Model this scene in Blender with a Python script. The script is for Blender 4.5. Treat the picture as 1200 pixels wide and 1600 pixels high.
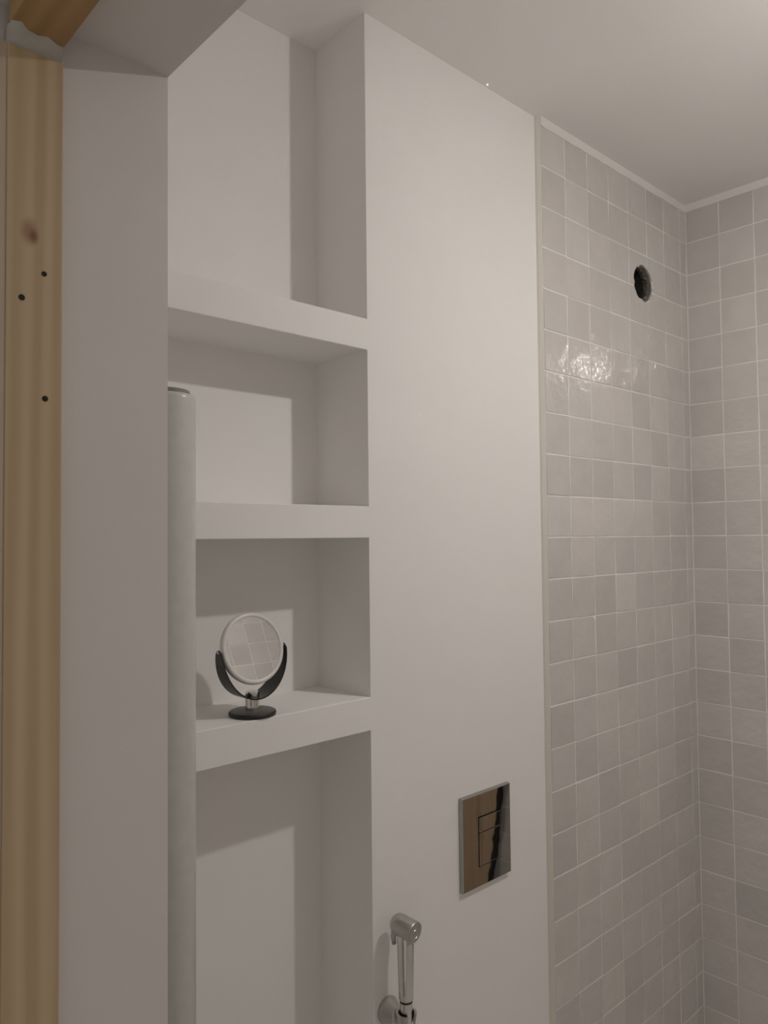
import bpy, bmesh, math, random
from mathutils import Vector, Matrix

random.seed(11)
scene = bpy.context.scene
for o in list(bpy.data.objects):
    bpy.data.objects.remove(o, do_unlink=True)
COL = scene.collection

# ------------------------------------------------------------------ camera
ZO = 1.50                                   # height of the level tile joint above the floor
CAM = Vector((-2.2529, -1.0603, ZO + 0.0014))
YAW, PITCH, ROLL, FPX = 0.8267, 0.0346, -0.0099, 1181.8
F = Vector((math.cos(PITCH)*math.cos(YAW), math.cos(PITCH)*math.sin(YAW), math.sin(PITCH)))
R = Vector((math.sin(YAW), -math.cos(YAW), 0.0))
U = R.cross(F)
R2 = math.cos(ROLL)*R + math.sin(ROLL)*U
U2 = -math.sin(ROLL)*R + math.cos(ROLL)*U
cd = bpy.data.cameras.new('camera')
cd.sensor_fit = 'VERTICAL'
cd.sensor_height = 24.0
cd.lens = FPX/1600.0*24.0
cd.clip_start = 0.02
cam = bpy.data.objects.new('camera', cd)
COL.objects.link(cam)
m = Matrix((R2, U2, -F)).transposed().to_4x4()
m.translation = CAM
cam.matrix_world = m
scene.camera = cam

# ------------------------------------------------------------------ world, light level, exposure
w = bpy.data.worlds.new('world')
scene.world = w
w.use_nodes = True
w.node_tree.nodes['Background'].inputs[0].default_value = (1.0, 0.93, 0.84, 1)
w.node_tree.nodes['Background'].inputs[1].default_value = 0.29
LAMP = Vector((-0.925, -0.905, ZO + 0.8281))
LAMP_STRENGTH = 1095.0
LAMP_COLOUR = (1.0, 0.952, 0.903, 1)
scene.view_settings.view_transform = 'Standard'
scene.view_settings.look = 'None'
scene.view_settings.gamma = 1.0
scene.view_settings.use_curve_mapping = False
scene.view_settings.exposure = 0.0
try:
    scene.cycles.diffuse_bounces = 8
    scene.cycles.max_bounces = 14
    scene.cycles.sample_clamp_indirect = 0.0
except Exception:
    pass

# ------------------------------------------------------------------ helpers
def mesh_obj(name, bm, mat, parent=None, smooth=False, loc=None):
    me = bpy.data.meshes.new(name)
    bmesh.ops.recalc_face_normals(bm, faces=bm.faces)
    bm.to_mesh(me)
    bm.free()
    if mat is not None:
        me.materials.append(mat)
    if smooth:
        for p in me.polygons:
            p.use_smooth = True
    o = bpy.data.objects.new(name, me)
    COL.objects.link(o)
    if loc is not None:
        o.location = loc
    if parent is not None:
        o.parent = parent
    return o

def empty(name, loc, label, cat, group=None):
    o = bpy.data.objects.new(name, None)
    o.empty_display_size = 0.05
    COL.objects.link(o)
    o.location = loc
    tag(o, label, cat, group)
    return o

def tag(o, label, cat=None, group=None):
    o['label'] = label
    if cat: o['category'] = cat
    if group: o['group'] = group
    return o

def structure(o, label=None, cat=None):
    o['kind'] = 'structure'
    if label: o['label'] = label
    if cat: o['category'] = cat
    return o

def box(bm, a, b):
    x0, y0, z0 = a; x1, y1, z1 = b
    v = [bm.verts.new(c) for c in ((x0,y0,z0),(x1,y0,z0),(x1,y1,z0),(x0,y1,z0),(x0,y0,z1),(x1,y0,z1),(x1,y1,z1),(x0,y1,z1))]
    for f in ((0,3,2,1),(4,5,6,7),(0,1,5,4),(1,2,6,5),(2,3,7,6),(3,0,4,7)):
        bm.faces.new([v[i] for i in f])
    return v

def bevelled(bm, off, seg=2):
    bmesh.ops.bevel(bm, geom=list(bm.edges), offset=off, segments=seg, profile=0.6, affect='EDGES')

def lathe(bm, prof, n=40, mat=Matrix.Identity(4), cap0=True, cap1=True):
    """prof: list of (r, z) turned about local Z"""
    rings = []
    for r, z in prof:
        rings.append([bm.verts.new(mat @ Vector((r*math.cos(2*math.pi*i/n), r*math.sin(2*math.pi*i/n), z))) for i in range(n)])
    for a, b in zip(rings, rings[1:]):
        for i in range(n):
            bm.faces.new((a[i], a[(i+1) % n], b[(i+1) % n], b[i]))
    if cap0: bm.faces.new(rings[0][::-1])
    if cap1: bm.faces.new(rings[-1])
    return rings

def axis(loc, d, up=(0, 0, 1)):
    """matrix whose local Z points along d"""
    q = Vector(d).normalized().to_track_quat('Z', 'Y').to_matrix().to_4x4()
    q.translation = Vector(loc)
    return q

def tube(bm, pts, r, n=14):
    pts = [Vector(p) for p in pts]
    rings = []
    for i, p in enumerate(pts):
        d = (pts[min(i+1, len(pts)-1)] - pts[max(i-1, 0)]).normalized()
        a = d.cross(Vector((0.31, 0.9, 0.17))).normalized(); b = d.cross(a)
        rr = r[i] if isinstance(r, (list, tuple)) else r
        rings.append([bm.verts.new(p + rr*(a*math.cos(2*math.pi*k/n) + b*math.sin(2*math.pi*k/n))) for k in range(n)])
    for a, b in zip(rings, rings[1:]):
        for k in range(n):
            bm.faces.new((a[k], a[(k+1) % n], b[(k+1) % n], b[k]))
    bm.faces.new(rings[0][::-1]); bm.faces.new(rings[-1])

def prism_x(bm, prof, x0, x1):
    """prof: list of (y, z), run along X"""
    a = [bm.verts.new((x0, y, z)) for y, z in prof]
    b = [bm.verts.new((x1, y, z)) for y, z in prof]
    n = len(prof)
    for i in range(n):
        bm.faces.new((a[i], a[(i+1) % n], b[(i+1) % n], b[i]))
    bm.faces.new(a[::-1]); bm.faces.new(b)

# ------------------------------------------------------------------ materials
def new_mat(name, base, rough=0.5, metal=0.0, spec=None):
    mt = bpy.data.materials.new(name)
    mt.use_nodes = True
    p = mt.node_tree.nodes['Principled BSDF']
    p.inputs['Base Color'].default_value = (*base, 1)
    p.inputs['Roughness'].default_value = rough
    p.inputs['Metallic'].default_value = metal
    if spec is not None: p.inputs['Specular IOR Level'].default_value = spec
    return mt, mt.node_tree, p

def noise(nt, scale, detail=3.0, rough=0.5, src='Object', mapping=None):
    tc = nt.nodes.new('ShaderNodeTexCoord')
    nz = nt.nodes.new('ShaderNodeTexNoise')
    nz.inputs['Scale'].default_value = scale
    nz.inputs['Detail'].default_value = detail
    nz.inputs['Roughness'].default_value = rough
    out = tc.outputs[src]
    if mapping:
        mp = nt.nodes.new('ShaderNodeMapping')
        mp.inputs['Scale'].default_value = mapping
        nt.links.new(out, mp.inputs['Vector']); out = mp.outputs['Vector']
    nt.links.new(out, nz.inputs['Vector'])
    return nz

def add_bump(nt, p, src, strength, dist):
    b = nt.nodes.new('ShaderNodeBump')
    b.inputs['Strength'].default_value = strength
    b.inputs['Distance'].default_value = dist
    nt.links.new(src, b.inputs['Height'])
    nt.links.new(b.outputs['Normal'], p.inputs['Normal'])
    return b

def ramp(nt, src, stops):
    r = nt.nodes.new('ShaderNodeValToRGB')
    el = r.color_ramp.elements
    while len(el) < len(stops): el.new(0.5)
    for e, (pos, c) in zip(el, stops):
        e.position = pos; e.color = (*c, 1)
    nt.links.new(src, r.inputs['Fac'])
    return r

def paint(name, base, rough=0.65, bump=0.12, spec=0.3):
    mt, nt, p = new_mat(name, base, rough, 0, spec)
    nz = noise(nt, 3.0, 4)
    r = ramp(nt, nz.outputs['Fac'], [(0.3, tuple(c*0.985 for c in base)), (0.7, base)])
    nt.links.new(r.outputs['Color'], p.inputs['Base Color'])
    n2 = noise(nt, 260.0, 2)
    add_bump(nt, p, n2.outputs['Fac'], bump, 0.0006)
    return mt

WALL_C = (0.85, 0.84, 0.825)
M_wall = paint('white_wall_paint', WALL_C)
M_ceil = paint('white_ceiling_paint', (0.89, 0.88, 0.865))
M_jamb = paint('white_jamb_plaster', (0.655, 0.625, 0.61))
M_caulk = paint('white_sealant', (0.80, 0.785, 0.765), 0.45, 0.2)
M_grout = paint('pale_grout', (0.86, 0.84, 0.815), 0.8, 0.3)
M_edge = paint('beige_edge_sealant', (0.70, 0.665, 0.61), 0.6, 0.25)
M_filler = paint('grey_filler', (0.50, 0.48, 0.44), 0.9, 0.6)
M_floor = paint('pale_grey_floor', (0.66, 0.64, 0.615), 0.35, 0.1)

def tile_material(name, per_island=False):
    base = (0.615, 0.588, 0.57)
    mt, nt, p = new_mat(name, base, 0.07, 0, 0.8)
    L = nt.links
    oi = nt.nodes.new('ShaderNodeObjectInfo')
    tc = nt.nodes.new('ShaderNodeTexCoord')
    off = nt.nodes.new('ShaderNodeVectorMath'); off.operation = 'MULTIPLY_ADD'
    off.inputs[1].default_value = (1, 1, 1)
    sc = nt.nodes.new('ShaderNodeVectorMath'); sc.operation = 'SCALE'
    sc.inputs[0].default_value = (37.0, 17.0, 53.0)
    L.new(oi.outputs['Random'], sc.inputs['Scale'])
    L.new(tc.outputs['Object'], off.inputs[0]); L.new(sc.outputs['Vector'], off.inputs[2])
    nz = nt.nodes.new('ShaderNodeTexNoise')
    nz.inputs['Scale'].default_value = 14.0; nz.inputs['Detail'].default_value = 3.0
    L.new(off.outputs['Vector'], nz.inputs['Vector'])
    r = ramp(nt, nz.outputs['Fac'], [(0.25, tuple(c*0.955 for c in base)), (0.75, tuple(c*1.03 for c in base))])
    mul = nt.nodes.new('ShaderNodeMix'); mul.data_type = 'RGBA'; mul.blend_type = 'MULTIPLY'
    mul.inputs['Factor'].default_value = 1.0
    L.new(r.outputs['Color'], mul.inputs['A'])
    if per_island:
        g = nt.nodes.new('ShaderNodeNewGeometry')
        rr = ramp(nt, g.outputs['Random Per Island'], [(0.0, (0.90, 0.90, 0.90)), (1.0, (1.06, 1.06, 1.06))])
        L.new(rr.outputs['Color'], mul.inputs['B'])
    else:
        L.new(oi.outputs['Color'], mul.inputs['B'])
    L.new(mul.outputs['Result'], p.inputs['Base Color'])
    # the handmade glaze: long soft waves and a finer ripple
    n1 = nt.nodes.new('ShaderNodeTexNoise')
    n1.inputs['Scale'].default_value = 30.0; n1.inputs['Detail'].default_value = 2.0
    n1.inputs['Roughness'].default_value = 0.45
    L.new(off.outputs['Vector'], n1.inputs['Vector'])
    add_bump(nt, p, n1.outputs['Fac'], 0.6, 0.004)
    return mt
M_tile = tile_material('grey_glazed_tile')
M_tile_far = tile_material('grey_glazed_tile_row', True)

def chrome(name, c, rough, bump=0.0):
    mt, nt, p = new_mat(name, c, rough, 1.0)
    if bump:
        nz = noise(nt, 22.0, 1.0)
        add_bump(nt, p, nz.outputs['Fac'], bump, 0.002)
    else:
        nz = noise(nt, 400.0, 1.0)
        add_bump(nt, p, nz.outputs['Fac'], 0.02, 0.0002)
    return mt
M_chrome = chrome('chrome', (0.70, 0.69, 0.67), 0.06)
M_plate = chrome('dark_chrome_plate', (0.40, 0.39, 0.37), 0.02, 0.06)
M_satin = chrome('satin_chrome', (0.52, 0.52, 0.505), 0.34)
M_glass = chrome('silvered_glass', (0.86, 0.86, 0.86), 0.0)
M_glass.node_tree.links.clear()
nt = M_glass.node_tree
nt.links.new(nt.nodes['Principled BSDF'].outputs[0], nt.nodes['Material Output'].inputs[0])

def plain(name, c, rough, spec=0.5, metal=0.0):
    mt, nt, p = new_mat(name, c, rough, metal, spec)
    nz = noise(nt, 60.0, 2)
    r = ramp(nt, nz.outputs['Fac'], [(0.3, tuple(x*0.94 for x in c)), (0.7, c)])
    nt.links.new(r.outputs['Color'], p.inputs['Base Color'])
    return mt
M_whiteplastic = plain('white_plastic', (0.78, 0.765, 0.745), 0.3)
M_black = plain('black_satin_plastic', (0.010, 0.010, 0.011), 0.28)
M_dark = plain('dark_grey_rubber', (0.085, 0.084, 0.078), 0.42)
M_darkedge = plain('black_rubber_edge', (0.012, 0.012, 0.012), 0.5)
M_pipe = plain('pale_grey_enamel', (0.60, 0.60, 0.575), 0.28)
M_pipecap = plain('grey_cap', (0.25, 0.25, 0.24), 0.4)
M_duct = plain('dark_duct', (0.035, 0.033, 0.030), 0.45)
M_ductend = plain('black_duct_depth', (0.004, 0.004, 0.004), 0.9)
M_rubble = plain('broken_plaster', (0.15, 0.138, 0.12), 0.9)
M_chip = plain('plaster_chip', (0.33, 0.31, 0.28), 0.9)
M_hole = plain('screw_hole_dark', (0.012, 0.010, 0.008), 0.8)
M_hose = chrome('metal_hose', (0.5, 0.49, 0.47), 0.25)

def wood(name, c_light, c_dark, knots=(), along='Z'):
    mt, nt, p = new_mat(name, c_light, 0.6, 0, 0.3)
    L = nt.links
    sc = {'Z': (1, 1, 0.045), 'Y': (1, 0.045, 1)}[along]
    tc = nt.nodes.new('ShaderNodeTexCoord')
    mp = nt.nodes.new('ShaderNodeMapping'); mp.inputs['Scale'].default_value = sc
    L.new(tc.outputs['Object'], mp.inputs['Vector'])
    nz = nt.nodes.new('ShaderNodeTexNoise'); nz.inputs['Scale'].default_value = 55.0
    nz.inputs['Detail'].default_value = 3.0; nz.inputs['Distortion'].default_value = 0.4
    L.new(mp.outputs['Vector'], nz.inputs['Vector'])
    wv = nt.nodes.new('ShaderNodeTexWave'); wv.wave_type = 'BANDS'; wv.bands_direction = 'X'
    wv.inputs['Scale'].default_value = 14.0; wv.inputs['Distortion'].default_value = 5.0
    wv.inputs['Detail'].default_value = 2.0; wv.inputs['Detail Scale'].default_value = 1.4
    L.new(mp.outputs['Vector'], wv.inputs['Vector'])
    mx = nt.nodes.new('ShaderNodeMix'); mx.data_type = 'FLOAT'; mx.inputs['Factor'].default_value = 0.45
    L.new(nz.outputs['Fac'], mx.inputs['A']); L.new(wv.outputs['Fac'], mx.inputs['B'])
    r = ramp(nt, mx.outputs['Result'], [(0.28, c_dark), (0.62, c_light), (0.85, tuple(min(1, c*1.08) for c in c_light))])
    out = r.outputs['Color']
    for (kx, ky, kz, rad, col) in knots:
        sub = nt.nodes.new('ShaderNodeVectorMath'); sub.operation = 'SUBTRACT'
        sub.inputs[1].default_value = (kx, ky, kz)
        L.new(tc.outputs['Object'], sub.inputs[0])
        dv = nt.nodes.new('ShaderNodeVectorMath'); dv.operation = 'MULTIPLY'
        dv.inputs[1].default_value = (1, 0, 0.62)
        L.new(sub.outputs['Vector'], dv.inputs[0])
        ad = nt.nodes.new('ShaderNodeVectorMath'); ad.operation = 'LENGTH'
        L.new(dv.outputs['Vector'], ad.inputs[0])
        mr = nt.nodes.new('ShaderNodeMapRange'); mr.inputs['From Min'].default_value = rad*0.15
        mr.inputs['From Max'].default_value = rad; mr.inputs['To Min'].default_value = 0.75; mr.inputs['To Max'].default_value = 0.0
        mr.interpolation_type = 'SMOOTHSTEP'
        L.new(ad.outputs['Value'], mr.inputs['Value'])
        mk = nt.nodes.new('ShaderNodeMix'); mk.data_type = 'RGBA'
        L.new(mr.outputs['Result'], mk.inputs['Factor']); L.new(out, mk.inputs['A'])
        mk.inputs['B'].default_value = (*col, 1)
        out = mk.outputs['Result']
    L.new(out, p.inputs['Base Color'])
    add_bump(nt, p, nz.outputs['Fac'], 0.15, 0.0008)
    return mt

# ------------------------------------------------------------------ dimensions
ZC = ZO + 1.0199                   # ceiling
YP = 0.0121                        # plaster plane of the left wall (the tile faces stand at Y = 0)
YB = YP + 0.1573                   # back of the shelf niche
XN = -1.3045                       # right edge of the niche
XP = -0.7575                       # end of the plaster panel
XL = -0.7492                       # first tile edge
XLN = -1.80                        # left side of the niche
XJ, YJ, ZJ = -1.8714, -0.3007, ZO + 0.5117    # inner corner of the doorway
XH = -2.055                        # corridor face of the door wall
YR = -1.84                         # opposite wall
YD = -1.20                         # other jamb of the doorway
TH = 0.1
HOLE = (-0.2665, ZO + 0.7175); HR = 0.0525

# ------------------------------------------------------------------ room shell
bm = bmesh.new(); box(bm, (XH, YR-TH, -0.1), (TH, YB+TH, 0.0))
structure(mesh_obj('floor', bm, M_floor), 'grey bathroom floor', 'floor')
bm = bmesh.new(); box(bm, (XH, YR-TH, ZC), (TH, YB+TH, ZC+0.1))
structure(mesh_obj('ceiling', bm, M_ceil), 'flat white painted ceiling', 'ceiling')

# left wall: niche surround, plaster panel, tiled part with the round opening
bm = bmesh.new()
box(bm, (XJ, YP, 0), (XLN, YB, ZC))
box(bm, (XJ, YB, 0), (XN, YB+TH, ZC))
box(bm, (XN, YP, 0), (XP, YB+TH, ZC))
def holed_plate(bm, x0, x1, z0, z1, y0, y1, hx, hz, hr, n=32):
    """a slab facing -Y with a round through hole"""
    s = hr*1.25
    def ringpt(i, sq):
        a = 2*math.pi*(i+0.5)/n
        c, d = math.cos(a), math.sin(a)
        if sq:
            k = s/max(abs(c), abs(d)); return hx+c*k, hz+d*k
        return hx+hr*c, hz+hr*d
    inner = {}
    for y in (y0, y1):
        A = [bm.verts.new((ringpt(i, False)[0], y, ringpt(i, False)[1])) for i in range(n)]
        inner[y] = A
        if y == y0:
            B = [bm.verts.new((ringpt(i, True)[0], y, ringpt(i, True)[1])) for i in range(n)]
            for i in range(n):
                bm.faces.new((A[i], A[(i+1) % n], B[(i+1) % n], B[i]))
            cs = [(hx+s, hz+s), (hx-s, hz+s), (hx-s, hz-s), (hx+s, hz-s)]
            for cx, cz in cs:       # corner triangles left by the sampled square
                bi = sorted(range(n), key=lambda i: (B[i].co.x-cx)**2 + (B[i].co.z-cz)**2)[:2]
                bm.faces.new((B[bi[0]], B[bi[1]], bm.verts.new((cx, y, cz))))
    for i in range(n):
        bm.faces.new((inner[y0][i], inner[y0][(i+1) % n], inner[y1][(i+1) % n], inner[y1][i]))
    def q(a, b, c, d):
        bm.faces.new([bm.verts.new((p[0], y0, p[1])) for p in (a, b, c, d)])
    q((x0, z0), (x1, z0), (x1, hz-s), (x0, hz-s)); q((x0, hz+s), (x1, hz+s), (x1, z1), (x0, z1))
    q((x0, hz-s), (hx-s, hz-s), (hx-s, hz+s), (x0, hz+s)); q((hx+s, hz-s), (x1, hz-s), (x1, hz+s), (hx+s, hz+s))
holed_plate(bm, XP, 0.0, 0, ZC, YP, YP+0.05, HOLE[0], HOLE[1], HR)
wall_left = structure(mesh_obj('wall_left', bm, M_wall), 'white plastered wall with shelf niche, tiled at its far end', 'wall')

# plaster shelves, flush with the panel
SH = [(0.4207, 0.3605), (0.0620, 0.0021), (-0.2967, -0.3590)]
for (zt, zb), lab in zip(SH, ('highest white plaster shelf of the niche', 'middle white plaster shelf of the niche, bare', 'lowest white plaster shelf of the niche, carrying the round mirror')):
    bm = bmesh.new(); c = 0.0012
    prism_x(bm, [(YP, ZO+zb+c), (YP+c, ZO+zb), (YB, ZO+zb), (YB, ZO+zt), (YP+c, ZO+zt), (YP, ZO+zt-c)], XLN, XN)
    o = mesh_obj('shelf', bm, M_wall, wall_left); o['label'] = lab

# back wall
bm = bmesh.new(); box(bm, (0.012, YR-TH, 0), (TH, YB+TH, ZC))
wall_back = structure(mesh_obj('wall_back', bm, M_wall), 'far wall covered in square grey glazed tiles', 'wall')
# opposite wall (behind the camera's right, seen only in the mirror)
bm = bmesh.new(); box(bm, (XJ, YR-TH, 0), (0.012, YR-0.0014, ZC))
wall_right = structure(mesh_obj('wall_right', bm, M_grout), 'opposite tiled wall seen in the round mirror', 'wall')
# door wall with the opening
bm = bmesh.new()
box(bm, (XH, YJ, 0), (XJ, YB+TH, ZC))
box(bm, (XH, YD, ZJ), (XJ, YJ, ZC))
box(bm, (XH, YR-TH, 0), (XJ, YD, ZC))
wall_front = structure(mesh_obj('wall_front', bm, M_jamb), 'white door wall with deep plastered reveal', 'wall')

# grout beds
bm = bmesh.new()
holed_plate(bm, XL+0.001, 0.0, 0, ZC-0.0225, 0.0010, YP, HOLE[0], HOLE[1], HR)
box(bm, (XL+0.0005, 0.0010, 0), (XL+0.001, YP, ZC-0.0225))
g = mesh_obj('grout_bed', bm, M_grout, wall_left)
bm = bmesh.new(); box(bm, (0.0010, YR, 0), (0.012, 0.0010, ZC-0.0225))
mesh_obj('grout_bed', bm, M_grout, wall_back)

# ceiling joint and edge beads
def bead(name, p0, p1, prof, n, mat, jit, label):
    """prof: offsets (a, z) with a measured along the inward normal; p0->p1 the run"""
    p0, p1 = Vector(p0), Vector(p1)
    d = (p1-p0).normalized()
    nrm = Vector((0, 0, 1)).cross(d) if abs(d.z) < 0.5 else Vector((0, -1, 0))
    side = Vector((0, 0, 1)) if abs(d.z) < 0.5 else Vector((1, 0, 0))
    bm = bmesh.new(); rings = []
    for i in range(n+1):
        c = p0.lerp(p1, i/n)
        rings.append([bm.verts.new(c + nrm*(a + (random.uniform(-jit, jit) if fr else 0)) + side*(b + (random.uniform(-jit, jit) if fr else 0))) for a, b, fr in prof])
    k = len(prof)
    for A, B in zip(rings, rings[1:]):
        for j in range(k):
            bm.faces.new((A[j], A[(j+1) % k], B[(j+1) % k], B[j]))
    bm.faces.new(rings[0]); bm.faces.new(rings[-1][::-1])
    return structure(mesh_obj(name, bm, mat), label, 'trim')
bead('trim_1', (0.0, 0, ZC), (XL, 0, ZC), [(-0.010, 0, 0), (-0.010, -0.0235, 0), (0.0012, -0.0225, 1), (0.0016, 0, 0)], 40, M_caulk, 0.0007, 'white sealant strip between ceiling and left tiles')
bead('trim_2', (0, YR, ZC), (0, 0.0, ZC), [(-0.010, 0, 0), (-0.010, -0.0235, 0), (0.0012, -0.0225, 1), (0.0016, 0, 0)], 60, M_caulk, 0.0007, 'white sealant strip between ceiling and far tiles')
bead('trim_3', (XL, YP, 0.0), (XL, YP, ZC), [(0.0, 0.0012, 0), (0.0, -0.0088, 1), (0.0045, -0.0068, 1), (0.0112, -0.0008, 1), (0.0112, 0.0012, 0)], 90, M_edge, 0.00035, 'beige sealant edge between plaster panel and tiles')

# ------------------------------------------------------------------ tiles
PX = 0.1015
COLS_A = [XL + PX*i for i in range(8)] + [0.0]
ROWS = [-10 + k for k in range(25)]                 # joints at z = ZO - 0.1 * k
GAP = 0.0016

def outline(wd, ht, jit, rnd):
    pts = []
    for (u, v) in ((-1, -1), (0, -1), (1, -1), (1, 0), (1, 1), (0, 1), (-1, 1), (-1, 0)):
        pts.append((u*wd/2 + rnd.uniform(-jit, jit), v*ht/2 + rnd.uniform(-jit, jit)))
    return pts
def tile_mesh(name, wd, ht, seed, depth=0.008):
    """front at local -Y = 0, outline in local X / Z"""
    rnd = random.Random(seed)
    o = outline(wd, ht, 0.00055, rnd)
    bm = bmesh.new()
    back = [bm.verts.new((x, depth, z)) for x, z in o]
    mid = [bm.verts.new((x, 0.00028, z)) for x, z in o]
    fr = []
    for x, z in o:
        l = math.hypot(x, z)
        fr.append(bm.verts.new((x - math.copysign(min(0.0009, abs(x)), x)*(abs(x) > wd*0.3), rnd.uniform(-0.00004, 0.00004), z - math.copysign(min(0.0009, abs(z)), z)*(abs(z) > ht*0.3))))
    c = bm.verts.new((rnd.uniform(-.008, .008)*min(1, wd/0.1), rnd.uniform(-0.00012, 0.00006), rnd.uniform(-.008, .008)))
    n = 8
    sm = []
    for i in range(n):
        j = (i+1) % n
        bm.faces.new((back[i], back[j], mid[j], mid[i]))
        bm.faces.new((mid[i], mid[j], fr[j], fr[i]))
        sm.append(bm.faces.new((fr[i], fr[j], c)))
    for f in sm: f.smooth = True
    for i in range(n):
        e = bm.edges.get((fr[i], fr[(i+1) % n]))
        e.smooth = False
    bmesh.ops.recalc_face_normals(bm, faces=bm.faces)
    me = bpy.data.meshes.new(name); bm.to_mesh(me); bm.free()
    me.materials.append(M_tile)
    return me
TW, TH_ = PX-2*GAP, 0.1-2*GAP
A_MESH = [tile_mesh('tile', TW, TH_, s) for s in range(6)]
A_SLIM = [tile_mesh('tile', 0.0+(-COLS_A[7])-2*GAP, TH_, 30+s) for s in range(3)]
B_MESH = [tile_mesh('tile', 0.1005-2*GAP, TH_, 60+s) for s in range(6)]

def shade(rnd):
    s = rnd.gauss(1.0, 0.035)
    s = max(0.90, min(1.085, s)); wrm = rnd.uniform(-0.005, 0.005)
    return (s*(1+wrm), s, s*(1-wrm), 1)

# tiles whose glaze is clearly paler or darker in the photograph: (row, column) -> factor
A_TONE = {(0,0):1.03,(0,1):0.96,(0,2):0.98,(0,3):1.0,(0,4):0.98,(0,5):0.93,(0,6):1.0,
          (1,0):0.95,(1,1):1.05,(1,2):0.94,(1,3):0.96,(1,4):1.0,(2,0):1.0,(2,1):1.06,(2,2):1.01,(2,3):0.98,
          (3,0):1.02,(4,0):1.0,(4,1):0.98,(4,2):0.99,(6,0):1.0,(6,1):1.04,(6,2):1.08,(6,3):1.07,(6,4):0.97,(6,5):1.06,
          (7,2):1.0,(7,3):1.0,(7,5):0.95,(8,0):1.0,(8,1):0.95,(8,2):0.94,(8,3):1.0,(8,4):0.93,(8,5):1.03,(8,6):0.97,
          (9,0):1.05,(9,1):1.07,(9,2):1.08,(9,3):1.08,(9,4):1.07,(9,5):0.98,(9,6):0.98,
          (10,0):0.96,(10,1):1.03,(10,2):1.0,(10,3):0.95,(10,4):0.98,(10,5):1.0,(10,6):0.97,
          (11,0):0.95,(11,1):0.96,(11,2):0.93,(12,0):0.96,(12,1):1.0,(12,2):0.96,(13,3):0.92,(14,0):0.93,(14,1):1.03,(14,2):1.07,(14,3):1.03,
          (15,0):1.03,(15,1):0.96,(15,2):1.0,(16,0):0.95,(16,1):1.04,(16,2):0.94,(17,0):0.93,(17,1):1.04,(18,0):0.97,(18,2):1.06,(18,3):0.97,
          (16,4):1.05,(17,6):0.92,(19,1):1.05}
B_TONE = {(0,0):0.93,(0,1):0.93,(0,2):1.0,(1,0):0.95,(1,1):1.04,(2,0):1.02,(2,1):0.97,(3,0):1.0,(3,1):1.07,(4,0):0.97,(4,1):1.0,(5,0):0.96,(5,1):1.0,
          (6,0):0.95,(6,1):0.98,(7,0):1.06,(7,1):1.06,(7,2):1.0,(8,0):0.91,(8,1):1.02,(8,2):1.07,(9,0):0.97,(9,1):0.97,(10,0):0.95,(10,1):1.02,
          (11,0):1.0,(11,1):0.95,(12,0):0.94,(12,1):1.02,(13,0):1.04,(13,1):0.94,(14,0):0.97,(14,1):1.0,(15,0):1.05,(15,1):1.08,(16,0):0.97,(16,1):1.0,
          (17,0):0.98,(18,0):0.97,(18,1):1.06,(19,1):1.05,(20,0):1.04,(20,1):0.93,(21,0):1.05,(22,0):1.03}

def put(me, parent, loc, rz, rnd, tone=None, tilt=0.009):
    o = bpy.data.objects.new('tile', me)
    COL.objects.link(o)
    o.parent = parent
    o.location = loc
    lim = lambda v: max(-0.010, min(0.010, v))
    o.rotation_euler = (lim(rnd.gauss(0, tilt*0.55)), rnd.gauss(0, 0.004), rz + lim(rnd.gauss(0, tilt*0.55)))
    c = shade(rnd)
    if tone:
        k = tone/c[1]; c = (c[0]*k, c[1]*k, c[2]*k, 1)
    o.color = c
    return o

def cut_tile(x0, x1, z0, z1, hx, hz, hr, rnd):
    """tile prism with the round opening bitten out of it, about its own centre"""
    pts = []
    N = 24
    cs = [(x0, z0), (x1, z0), (x1, z1), (x0, z1)]
    for i in range(4):
        a, b = cs[i], cs[(i+1) % 4]
        for k in range(N):
            t = k/N; pts.append((a[0]+(b[0]-a[0])*t, a[1]+(b[1]-a[1])*t, k == 0))
    def rad(a): return hr*(1 + 0.05*math.sin(5*a+1.0) + 0.03*math.sin(11*a))
    inside = [math.hypot(p[0]-hx, p[1]-hz) < rad(math.atan2(p[1]-hz, p[0]-hx)) for p in pts]
    n = len(pts)
    st = next(i for i in range(n) if not inside[i] and inside[i-1])
    seq = [pts[(st+i) % n] for i in range(n)]
    ins = [inside[(st+i) % n] for i in range(n)]
    keep = [p for p, q in zip(seq, ins) if not q]
    res = [keep[0]] + [p for p in keep[1:-1] if p[2]] + [keep[-1]]
    a0 = math.atan2(keep[-1][1]-hz, keep[-1][0]-hx); a1 = math.atan2(keep[0][1]-hz, keep[0][0]-hx)
    da = (a1-a0 + math.pi) % (2*math.pi) - math.pi
    for k in range(1, 12):
        a = a0 + da*k/12
        rr = rad(a) + rnd.uniform(-0.0008, 0.0008)
        res.append((hx+rr*math.cos(a), hz+rr*math.sin(a), False))
    cx, cz = (x0+x1)/2, (z0+z1)/2
    bm = bmesh.new()
    f = [bm.verts.new((x-cx, 0, z-cz)) for x, z, _ in res]
    b = [bm.verts.new((x-cx, 0.008, z-cz)) for x, z, _ in res]
    k = len(res)
    bm.faces.new(f); bm.faces.new(b[::-1])
    for i in range(k):
        bm.faces.new((f[i], f[(i+1) % k], b[(i+1) % k], b[i]))
    bmesh.ops.recalc_face_normals(bm, faces=bm.faces)
    bmesh.ops.triangulate(bm, faces=[x for x in bm.faces if len(x.verts) > 4])
    me = bpy.data.meshes.new('tile'); bm.to_mesh(me); bm.free(); me.materials.append(M_tile)
    return me

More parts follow.
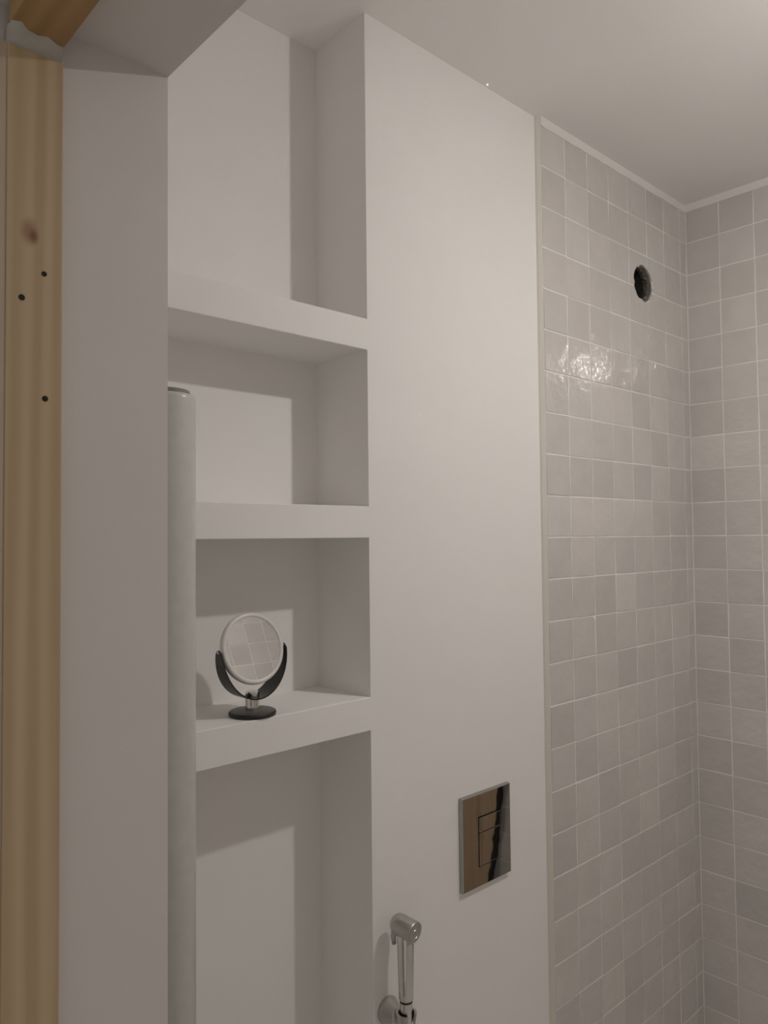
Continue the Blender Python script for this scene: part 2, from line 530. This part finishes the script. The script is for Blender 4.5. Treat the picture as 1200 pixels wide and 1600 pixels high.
rnd = random.Random(5)
for r_i, k in enumerate(ROWS):
    zt = ZO - 0.1*k; zb = ZO - 0.1*(k+1)
    zt = min(zt, ZC-0.021)
    for c_i in range(8):
        xa, xb = COLS_A[c_i], COLS_A[c_i+1]
        cx, cz = (xa+xb)/2, (zt+zb)/2
        loc = (cx, rnd.uniform(-0.0003, 0.0002), cz)
        if r_i in (2, 3) and c_i in (4, 5):
            me = cut_tile(xa+GAP, xb-GAP, zb+GAP, zt-GAP, HOLE[0], HOLE[1], HR, rnd)
            put(me, wall_left, loc, 0, rnd, 1.0, 0.004)
        else:
            me = rnd.choice(A_MESH if c_i < 7 else A_SLIM)
            put(me, wall_left, loc, 0, rnd, A_TONE.get((r_i, c_i)))
NB = 12
for r_i, k in enumerate(ROWS):
    zt = ZO - 0.1*k; zb = zt - 0.1
    for c_i in range(NB):
        y = -0.002 - 0.1005*(c_i+0.5)
        loc = (rnd.uniform(-0.0003, 0.0002), y, (zt+zb)/2)
        # the wall faces -X: local -Y turned to world -X
        put(rnd.choice(B_MESH), wall_back, loc, -math.pi/2, rnd, B_TONE.get((r_i, c_i)))
def far_tiles(name, parent, place, ncol):
    bm = bmesh.new(); rn = random.Random(9)
    for c_i in range(ncol):
        for k in ROWS:
            zt = ZO - 0.1*k
            t = rn.choice(B_MESH)
            tmp = bmesh.new(); tmp.from_mesh(t)
            mtx = place(c_i, zt-0.05) @ Matrix.Rotation(rn.gauss(0, 0.006), 4, 'X') @ Matrix.Rotation(rn.gauss(0, 0.006), 4, 'Z')
            vm = [bm.verts.new(mtx @ v.co) for v in tmp.verts]
            for f in tmp.faces:
                bm.faces.new([vm[v.index] for v in f.verts])
            tmp.free()
    o = mesh_obj(name, bm, M_tile_far, parent)
    o['kind'] = 'stuff'
    return o
far_tiles('tile_field', wall_back, lambda c, z: Matrix.Translation((0, -0.002-0.1005*(NB+c+0.5), z)) @ Matrix.Rotation(-math.pi/2, 4, 'Z'), 6)
far_tiles('tile_field', wall_right, lambda c, z: Matrix.Translation((-0.012-0.1005*(c+0.5), YR, z)) @ Matrix.Rotation(math.pi, 4, 'Z'), 18)

# ------------------------------------------------------------------ round vent opening
duct = empty('vent_duct', (HOLE[0], YP, HOLE[1]-HR), 'dark round vent hole broken through the tiles near the corner', 'vent hole')
def rel(parent): return Vector(parent.location)
bm = bmesh.new()
mt_ = axis((0, 0.004, HR), (0, 1, 0))
lathe(bm, [(0.0515, 0.0), (0.0515, 0.20)], 40, mt_, cap0=False, cap1=False)
mesh_obj('duct_lining', bm, M_duct, duct, True)
bm = bmesh.new()
lathe(bm, [(0.0515, 0.20), (0.0515, 0.204)], 40, mt_)
mesh_obj('duct_end', bm, M_ductend, duct)
# crumbling rim
bm = bmesh.new(); rn = random.Random(3)
n = 44; rings = []
for j, (r0, d) in enumerate(((0.0535, -0.0085), (0.0495, -0.007), (0.0470, 0.004), (0.0505, 0.016))):
    ring = []
    for i in range(n):
        a = 2*math.pi*i/n
        lump = 0.0045*math.exp(-((a-5.3)/0.35)**2) + 0.003*math.exp(-((a-1.75)/0.3)**2) if 0 < j < 3 else 0
        rr = r0 - lump + rn.uniform(-0.0013, 0.0013)*(j > 0)
        ring.append(bm.verts.new((rr*math.cos(a), d + rn.uniform(-.002, .002)*(j > 0), HR + rr*math.sin(a))))
    rings.append(ring)
for a, b in zip(rings, rings[1:]):
    for i in range(n): bm.faces.new((a[i], a[(i+1) % n], b[(i+1) % n], b[i]))
mesh_obj('broken_rim', bm, M_rubble, duct)
for (a, ln, d) in ((5.45, 0.010, 0.0), (5.15, 0.008, 0.004), (0.35, 0.006, 0.0), (1.3, 0.007, 0.002)):
    bm = bmesh.new()
    c = Vector((0.046*math.cos(a), d, HR+0.046*math.sin(a)))
    vs = bmesh.ops.create_icosphere(bm, subdivisions=1, radius=ln*0.6, matrix=Matrix.Translation(c))['verts']
    for v in vs: v.co += Vector((rn.uniform(-1, 1), rn.uniform(-1, 1), rn.uniform(-1, 1)))*ln*0.14
    mesh_obj('rubble', bm, M_chip if a > 5.3 else M_rubble, duct)

# ------------------------------------------------------------------ wooden lining of the doorway
YW = YJ - 0.012
XW1 = -1.9878; XW0 = -2.0393
ZW = ZO + 0.487
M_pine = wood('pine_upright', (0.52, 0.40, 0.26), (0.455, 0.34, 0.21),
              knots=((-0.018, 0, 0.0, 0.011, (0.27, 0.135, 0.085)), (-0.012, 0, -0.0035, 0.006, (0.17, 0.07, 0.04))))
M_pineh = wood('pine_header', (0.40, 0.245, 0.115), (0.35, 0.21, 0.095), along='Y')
K = Vector((-2.0188, YW, 1.7956))          # the knot
M_strip = wood('weathered_strip', (0.47, 0.39, 0.30), (0.43, 0.35, 0.26))
frame = structure(empty('door_1', (XW0, YJ, 0), 'raw pine upright and header lining the doorway', 'door frame'))
kz = K.z
bm = bmesh.new(); o_loc = Vector((XW1, YJ, kz))
ZPT = 1.9716
box(bm, (XW0-XW1, YW-YJ, -kz), (0, 0.0, ZPT-kz)); bevelled(bm, 0.0012)
post = mesh_obj('upright', bm, M_pine, frame, loc=o_loc-frame.location)
# move the knot of the material onto its real spot
for nd in M_pine.node_tree.nodes:
    if nd.type == 'VECT_MATH' and nd.operation == 'SUBTRACT':
        v = nd.inputs[1].default_value
        v[0] = (K.x-XW1) + (0.004 if abs(v[2]) > 1e-5 else 0)
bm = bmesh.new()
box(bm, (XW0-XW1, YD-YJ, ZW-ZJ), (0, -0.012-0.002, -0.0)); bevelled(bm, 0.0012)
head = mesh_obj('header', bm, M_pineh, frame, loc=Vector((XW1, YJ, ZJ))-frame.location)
for P, s in ((Vector((-2.0051, YW, 1.7582)), .0026), (Vector((-2.0252, YW, 1.7313)), .0030), (Vector((-2.0036, YW, 1.6379)), .0029)):
    bm = bmesh.new()
    lathe(bm, [(s*1.0, 0), (s*0.92, 0.0005), (s*0.4, 0.0006)], 14, axis((0, 0, 0), (0, -1, 0)))
    mesh_obj('screw_hole', bm, M_hole, frame, loc=P-frame.location)
bm = bmesh.new(); box(bm, (XH-XW1, YW+0.001-YJ, -kz), (XW0-XW1, 0.0, ZPT-kz)); bevelled(bm, 0.0003)
mesh_obj('outer_strip', bm, M_strip, frame, loc=o_loc-frame.location)
# rough filler where upright and header meet
bm = bmesh.new(); rn = random.Random(8)
nx, ny = 7, 7
gx = [XW0+0.0005+(XW1-0.001-XW0-0.0005)*i/(nx-1) for i in range(nx)]
bm2 = bmesh.new()
grid = []
za, zb = ZPT-0.001, ZW+0.002
for i in range(nx):
    row = []
    for j in range(ny):
        t = j/(ny-1)
        y = YW + 0.0015 - 0.020*max(0, t-0.35)**1.2*(1+0.5*math.sin(i*1.9)) * (1.25-0.9*i/(nx-1)) + (rn.uniform(-.0012, .0012) if 0 < i < nx-1 else 0)
        row.append(bm2.verts.new((gx[i], y, za+(zb-za)*t)))
    grid.append(row)
back = [[bm2.verts.new((gx[i], YJ-0.0005, za+(zb-za)*j/(ny-1))) for j in range(ny)] for i in range(nx)]
for G, fl in ((grid, 1), (back, -1)):
    for i in range(nx-1):
        for j in range(ny-1):
            q = (G[i][j], G[i+1][j], G[i+1][j+1], G[i][j+1]); bm2.faces.new(q[::fl])
for i in range(nx-1):
    bm2.faces.new((grid[i][0], back[i][0], back[i+1][0], grid[i+1][0])); bm2.faces.new((grid[i][-1], grid[i+1][-1], back[i+1][-1], back[i][-1]))
for j in range(ny-1):
    bm2.faces.new((grid[0][j], grid[0][j+1], back[0][j+1], back[0][j])); bm2.faces.new((grid[-1][j], back[-1][j], back[-1][j+1], grid[-1][j+1]))
for v in bm2.verts: v.co -= frame.location
mesh_obj('filler', bm2, M_filler, frame, True)
bm.free()

# ------------------------------------------------------------------ white upright pipe just inside the door
PXc, PYc, PR = -1.8140, -0.1840, 0.0350
PTOP = ZO + 0.183
pipe = empty('upright_pipe', (PXc, PYc, 0), 'pale grey-white round upright pipe standing beside the door reveal', 'pipe')
bm = bmesh.new()
lathe(bm, [(PR, 0), (PR, PTOP-0.0065), (PR*0.985, PTOP-0.0035), (PR*0.93, PTOP-0.001), (PR*0.86, PTOP)], 64)
mesh_obj('pipe_body', bm, M_pipe, pipe, True)
bm = bmesh.new()
lathe(bm, [(PR*0.80, PTOP), (PR*0.80, PTOP+0.0048), (PR*0.74, PTOP+0.006)], 48)
mesh_obj('end_cap', bm, M_pipecap, pipe)

# ------------------------------------------------------------------ flush plate
PC = (-0.9835, YP, ZO-0.639); PW, PH, PT = 0.1590, 0.1935, 0.0105
plate = empty('flush_plate', (PC[0], PC[1], PC[2]), 'polished chrome toilet flush plate on the white panel', 'flush plate')
bm = bmesh.new(); bw, bh = 0.0725, 0.104; bx0, bz0 = -0.0295, -0.0555   # button field
x0, x1, z0, z1 = -PW/2, PW/2, -PH/2, PH/2
bx1, bz1 = bx0+bw, bz0+bh
# frame with a rectangular recess
def rect(y, xa, xb, za, zb): return [bm.verts.new((xa, y, za)), bm.verts.new((xb, y, za)), bm.verts.new((xb, y, zb)), bm.verts.new((xa, y, zb))]
c = 0.0016
loops = [rect(0, x0, x1, z0, z1), rect(-PT+c, x0, x1, z0, z1), rect(-PT, x0+c, x1-c, z0+c, z1-c),
         rect(-PT, bx0-0.0004, bx1+0.0004, bz0-0.0004, bz1+0.0004), rect(-PT+0.006, bx0, bx1, bz0, bz1)]
for a, b in zip(loops, loops[1:]):
    for i in range(4): bm.faces.new((a[i], a[(i+1) % 4], b[(i+1) % 4], b[i]))
bm.faces.new(loops[0][::-1]); bm.faces.new(loops[-1])
mesh_obj('cover', bm, M_plate, plate)
def button(za, zb, proud):
    bm = bmesh.new()
    box(bm, (bx0+0.0016, -PT-proud, za), (bx1-0.0016, -PT+0.006, zb)); bevelled(bm, 0.0011, 2)
    return mesh_obj('button', bm, M_plate, plate)
button(bz1-0.0325, bz1-0.0016, 0.0016)['label'] = 'smaller upper flush button'
button(bz0+0.0016, bz1-0.0338, 0.0016)['label'] = 'larger lower flush button'

# ------------------------------------------------------------------ hand bidet sprayer on its holder
SX, SY = -1.2665, YP-0.048
holder = empty('sprayer_holder', (-1.270, YP, ZO-0.884), 'chrome wall holder carrying the hand sprayer', 'holder')
bm = bmesh.new()
lathe(bm, [(0.024, 0.0), (0.0245, 0.003), (0.0225, 0.008), (0.0185, 0.016), (0.0145, 0.026), (0.0125, 0.030)], 36, axis((0, 0, 0), (0, -1, 0)))
mesh_obj('rosette', bm, M_satin, holder, True)
bm = bmesh.new()
nx_ = 22; hz0, hz1 = -0.006, 0.014
ring_pts = []
for z, ro, ri in ((hz0, 0.0165, 0.0126), (hz1, 0.0195, 0.0152)):
    oo, ii = [], []
    for k in range(nx_+1):
        a = math.radians(-90+32) + math.radians(360-64)*k/nx_
        oo.append(bm.verts.new((SX-holder.location.x+ro*math.cos(a), SY-YP+ro*math.sin(a), z)))
        ii.append(bm.verts.new((SX-holder.location.x+ri*math.cos(a), SY-YP+ri*math.sin(a), z)))
    ring_pts.append((oo, ii))
(o0, i0), (o1, i1) = ring_pts
for k in range(nx_):
    bm.faces.new((o0[k], o0[k+1], o1[k+1], o1[k])); bm.faces.new((i0[k+1], i0[k], i1[k], i1[k+1]))
    bm.faces.new((o1[k], o1[k+1], i1[k+1], i1[k])); bm.faces.new((o0[k+1], o0[k], i0[k], i0[k+1]))
for k in (0, nx_):
    bm.faces.new((o0[k], o1[k], i1[k], i0[k]))
mesh_obj('cradle', bm, M_satin, holder, False)

spr = empty('hand_sprayer', (SX, SY, ZO-0.90), 'chrome hand bidet sprayer hanging on the white panel below the flush plate', 'sprayer')
zb_ = -(ZO-0.90)
bm = bmesh.new()
Z = lambda z: z + 0.90
lathe(bm, [(0.0125, Z(-0.847)), (0.0135, Z(-0.845)), (0.0148, Z(-0.80)), (0.0158, Z(-0.745)), (0.0158, Z(-0.722)), (0.010, Z(-0.715))], 36)
mesh_obj('handle', bm, M_chrome, spr, True)
bm = bmesh.new()
lathe(bm, [(0.0095, Z(-0.905)), (0.0112, Z(-0.90)), (0.0118, Z(-0.850)), (0.0118, Z(-0.846))], 28)
mesh_obj('neck', bm, M_chrome, spr, True)
bm = bmesh.new(); lathe(bm, [(0.0121, Z(-0.8505)), (0.0121, Z(-0.8475))], 28)  # black band painting in the shade of the groove below the handle
mesh_obj('groove_shade_ring', bm, M_black, spr, True)
bm = bmesh.new()
hd = Vector((0.13, -1.0, -0.12)).normalized()
hm = axis((-0.003, 0.019, Z(-0.7145)), hd)
lathe(bm, [(0.006, -0.008), (0.0135, -0.0065), (0.0178, -0.001), (0.0192, 0.008), (0.0193, 0.040), (0.0188, 0.0425)], 40, hm)
head_o = mesh_obj('spray_head', bm, M_satin, spr, True)
bm = bmesh.new()
lathe(bm, [(0.0178, 0.0424), (0.0178, 0.0436), (0.0105, 0.0438), (0.0100, 0.0430), (0.0070, 0.0430), (0.0065, 0.0440)], 36, hm)
mesh_obj('nozzle_face', bm, M_satin, head_o)
bm = bmesh.new()      # trigger lever behind the head
tube(bm, [(-0.006, 0.021, Z(-0.722)), (-0.009, 0.0235, Z(-0.738)), (-0.008, 0.022, Z(-0.752))], [0.0065, 0.0055, 0.004])
mesh_obj('trigger', bm, M_satin, spr, True)
bm = bmesh.new()
pts = [(0, 0, Z(-0.903)), (0.0, -0.002, Z(-0.95)), (0.01, -0.01, Z(-1.02)), (0.03, -0.012, Z(-1.12)), (0.055, 0.0, Z(-1.2)), (0.08, 0.02, Z(-1.24)), (0.10, 0.044, Z(-1.25))]
tube(bm, pts, 0.0072, 12)
mesh_obj('hose', bm, M_hose, spr, True)

# ------------------------------------------------------------------ round mirror on the lowest shelf
MX, MY, MZ = -1.5410, 0.0483, ZO-0.2967
mir = empty('table_mirror', (MX, MY, MZ), 'round white-rimmed magnifying mirror in black swivel yoke on lowest shelf', 'mirror')
bm = bmesh.new()
lathe(bm, [(0.0365, 0.0), (0.0395, 0.0012), (0.0402, 0.0045), (0.0390, 0.0072)], 56)
base = mesh_obj('base', bm, M_darkedge, mir, True)
bm = bmesh.new()
lathe(bm, [(0.0386, 0.0070), (0.0370, 0.0082), (0.020, 0.0090), (0.010, 0.0092)], 56)
mesh_obj('base_top', bm, M_dark, base, True)
bm = bmesh.new()
lathe(bm, [(0.0118, 0.008), (0.0118, 0.0292)], 40)
mesh_obj('stem', bm, M_chrome, mir, False)
RZ = 0.1125                                   # height of the mirror's centre
bm = bmesh.new()
# yoke: a strap bent to a U, broad below and tapering to the pivots
N = 40; rows = []
for k in range(N+1):
    s = -1 + 2*k/N
    a = s*math.radians(92)
    rx, rzv = 0.0645, 0.0832
    x = rx*math.sin(a); z = RZ - rzv*math.cos(a)
    nx2, nz2 = math.sin(a)/rx, -math.cos(a)/rzv
    l = math.hypot(nx2, nz2); nx2 /= l; nz2 /= l
    wdt = 0.0205*(1-abs(s)**2.4) + 0.0075*abs(s)**2.4
    if abs(s) > 0.95: wdt *= math.sqrt(max(0.08, 1-((abs(s)-0.95)/0.05)**2))
    t = 0.0011
    rows.append([bm.verts.new((x+nx2*q*t, y, z+nz2*q*t)) for y, q in ((-wdt, 1), (wdt, 1), (wdt, -1), (-wdt, -1))])
for a, b in zip(rows, rows[1:]):
    for i in range(4): bm.faces.new((a[i], a[(i+1) % 4], b[(i+1) % 4], b[i]))
bm.faces.new(rows[0][::-1]); bm.faces.new(rows[-1])
yoke = mesh_obj('yoke', bm, M_black, mir, False)
for sx in (-1, 1):
    bm = bmesh.new()
    lathe(bm, [(0.0022, 0), (0.0022, 0.0007), (0.0012, 0.0010)], 14, axis((sx*0.0655, 0, RZ-0.001), (sx, 0, 0)))
    mesh_obj('pivot_screw', bm, M_chrome, yoke)
    bm = bmesh.new()
    lathe(bm, [(0.0026, 0), (0.0026, 0.005)], 12, axis((sx*0.0605, 0, RZ), (sx, 0, 0)))
    mesh_obj('pivot_pin', bm, M_whiteplastic, yoke)
bm = bmesh.new()
lathe(bm, [(0.0114, 0.0308), (0.0116, 0.0375), (0.0106, 0.0398)], 40)
mesh_obj('stem_cap', bm, M_chrome, mir, False)
TILT = math.radians(13.0)
disc = axis((0, 0, RZ), (0, -math.cos(TILT), math.sin(TILT)))
bm = bmesh.new()
prof = [(0.0532, 0.0050), (0.0545, 0.0062), (0.0575, 0.0066), (0.0598, 0.0052), (0.0610, 0.0020), (0.0610, -0.0020), (0.0598, -0.0052), (0.0575, -0.0066), (0.0545, -0.0062), (0.0532, -0.0050)]
rg = lathe(bm, prof, 72, disc, False, False)
for i in range(72): bm.faces.new((rg[-1][i], rg[-1][(i+1) % 72], rg[0][(i+1) % 72], rg[0][i]))
rim = mesh_obj('rim', bm, M_whiteplastic, mir, True)
bm = bmesh.new()
lathe(bm, [(0.0534, 0.0020), (0.0534, 0.0046)], 72, disc)
mesh_obj('mirror_glass', bm, M_glass, mir)
bm = bmesh.new()
lathe(bm, [(0.0534, -0.0046), (0.0534, -0.0020)], 72, disc)
mesh_obj('mirror_back', bm, M_glass, mir)

# ------------------------------------------------------------------ board by the far wall, seen in the flush plate
M_board = wood('brown_board', (0.60, 0.45, 0.31), (0.48, 0.35, 0.23))
brd = empty('wooden_board', (-0.016, -1.09, 0), 'brown wooden board upright against the far tiles, reflected in flush plate', 'board')
def slanted(y0a, y0b, y1a, y1b, z1, t):
    """a board face in Y / Z whose right edge slants: y0a..y1a at the floor, y0b..y1b at the top"""
    bm = bmesh.new()
    v = [bm.verts.new(c) for c in ((-t, y0a, 0), (-t, y1a, 0), (-t, y1b, z1), (-t, y0b, z1), (t, y0a, 0), (t, y1a, 0), (t, y1b, z1), (t, y0b, z1))]
    for f in ((0, 1, 2, 3), (7, 6, 5, 4), (0, 4, 5, 1), (1, 5, 6, 2), (2, 6, 7, 3), (3, 7, 4, 0)): bm.faces.new([v[k] for k in f])
    bevelled(bm, 0.0015)
    return bm
mesh_obj('panel', slanted(-0.30, -0.30, 0.260, 0.402, 0.95, 0.012), M_board, brd)
mesh_obj('edge_strip', slanted(0.260, 0.402, 0.270, 0.412, 0.95, 0.0125), M_black, brd)

# ------------------------------------------------------------------ lamp
mt, nt, p = new_mat('lit_bulb', (1, 1, 1), 0.3)
p.inputs['Emission Color'].default_value = LAMP_COLOUR
p.inputs['Emission Strength'].default_value = LAMP_STRENGTH
M_bulb = mt
lamp = empty('ceiling_lamp', (LAMP.x, LAMP.y, ZC), 'bare bulb hanging in a white socket from the ceiling', 'lamp')
dz = LAMP.z - ZC
bm = bmesh.new(); lathe(bm, [(0.040, 0.0), (0.040, -0.012), (0.030, -0.022), (0.006, -0.026)], 32)
mesh_obj('ceiling_rose', bm, M_whiteplastic, lamp, True)
bm = bmesh.new(); lathe(bm, [(0.003, -0.025), (0.003, dz+0.085)], 12)
mesh_obj('cord', bm, M_whiteplastic, lamp)
bm = bmesh.new(); lathe(bm, [(0.006, dz+0.088), (0.016, dz+0.080), (0.017, dz+0.040), (0.0145, dz+0.036)], 28)
mesh_obj('socket', bm, M_whiteplastic, lamp, True)
# LED bulb: a white housing above, the lit dome below
BR = 0.026
tilt = Matrix.Translation((0, 0, dz)) @ Matrix.Rotation(math.radians(-12.0), 4, 'Y')     # tilt added to brighten the shower side
bm = bmesh.new(); lathe(bm, [(0.0130, 0.040), (0.0135, 0.030), (0.019, 0.015), (BR*0.97, 0.0005)], 36, tilt)
bulb = mesh_obj('bulb_housing', bm, M_whiteplastic, lamp, True)
bm = bmesh.new()
lathe(bm, [(BR*math.cos(math.radians(a)), -0.58*BR*math.sin(math.radians(a))) for a in (0, 10, 20, 30, 40, 50, 60, 70, 80, 87)], 36, tilt)
mesh_obj('lit_dome', bm, M_bulb, lamp, True)
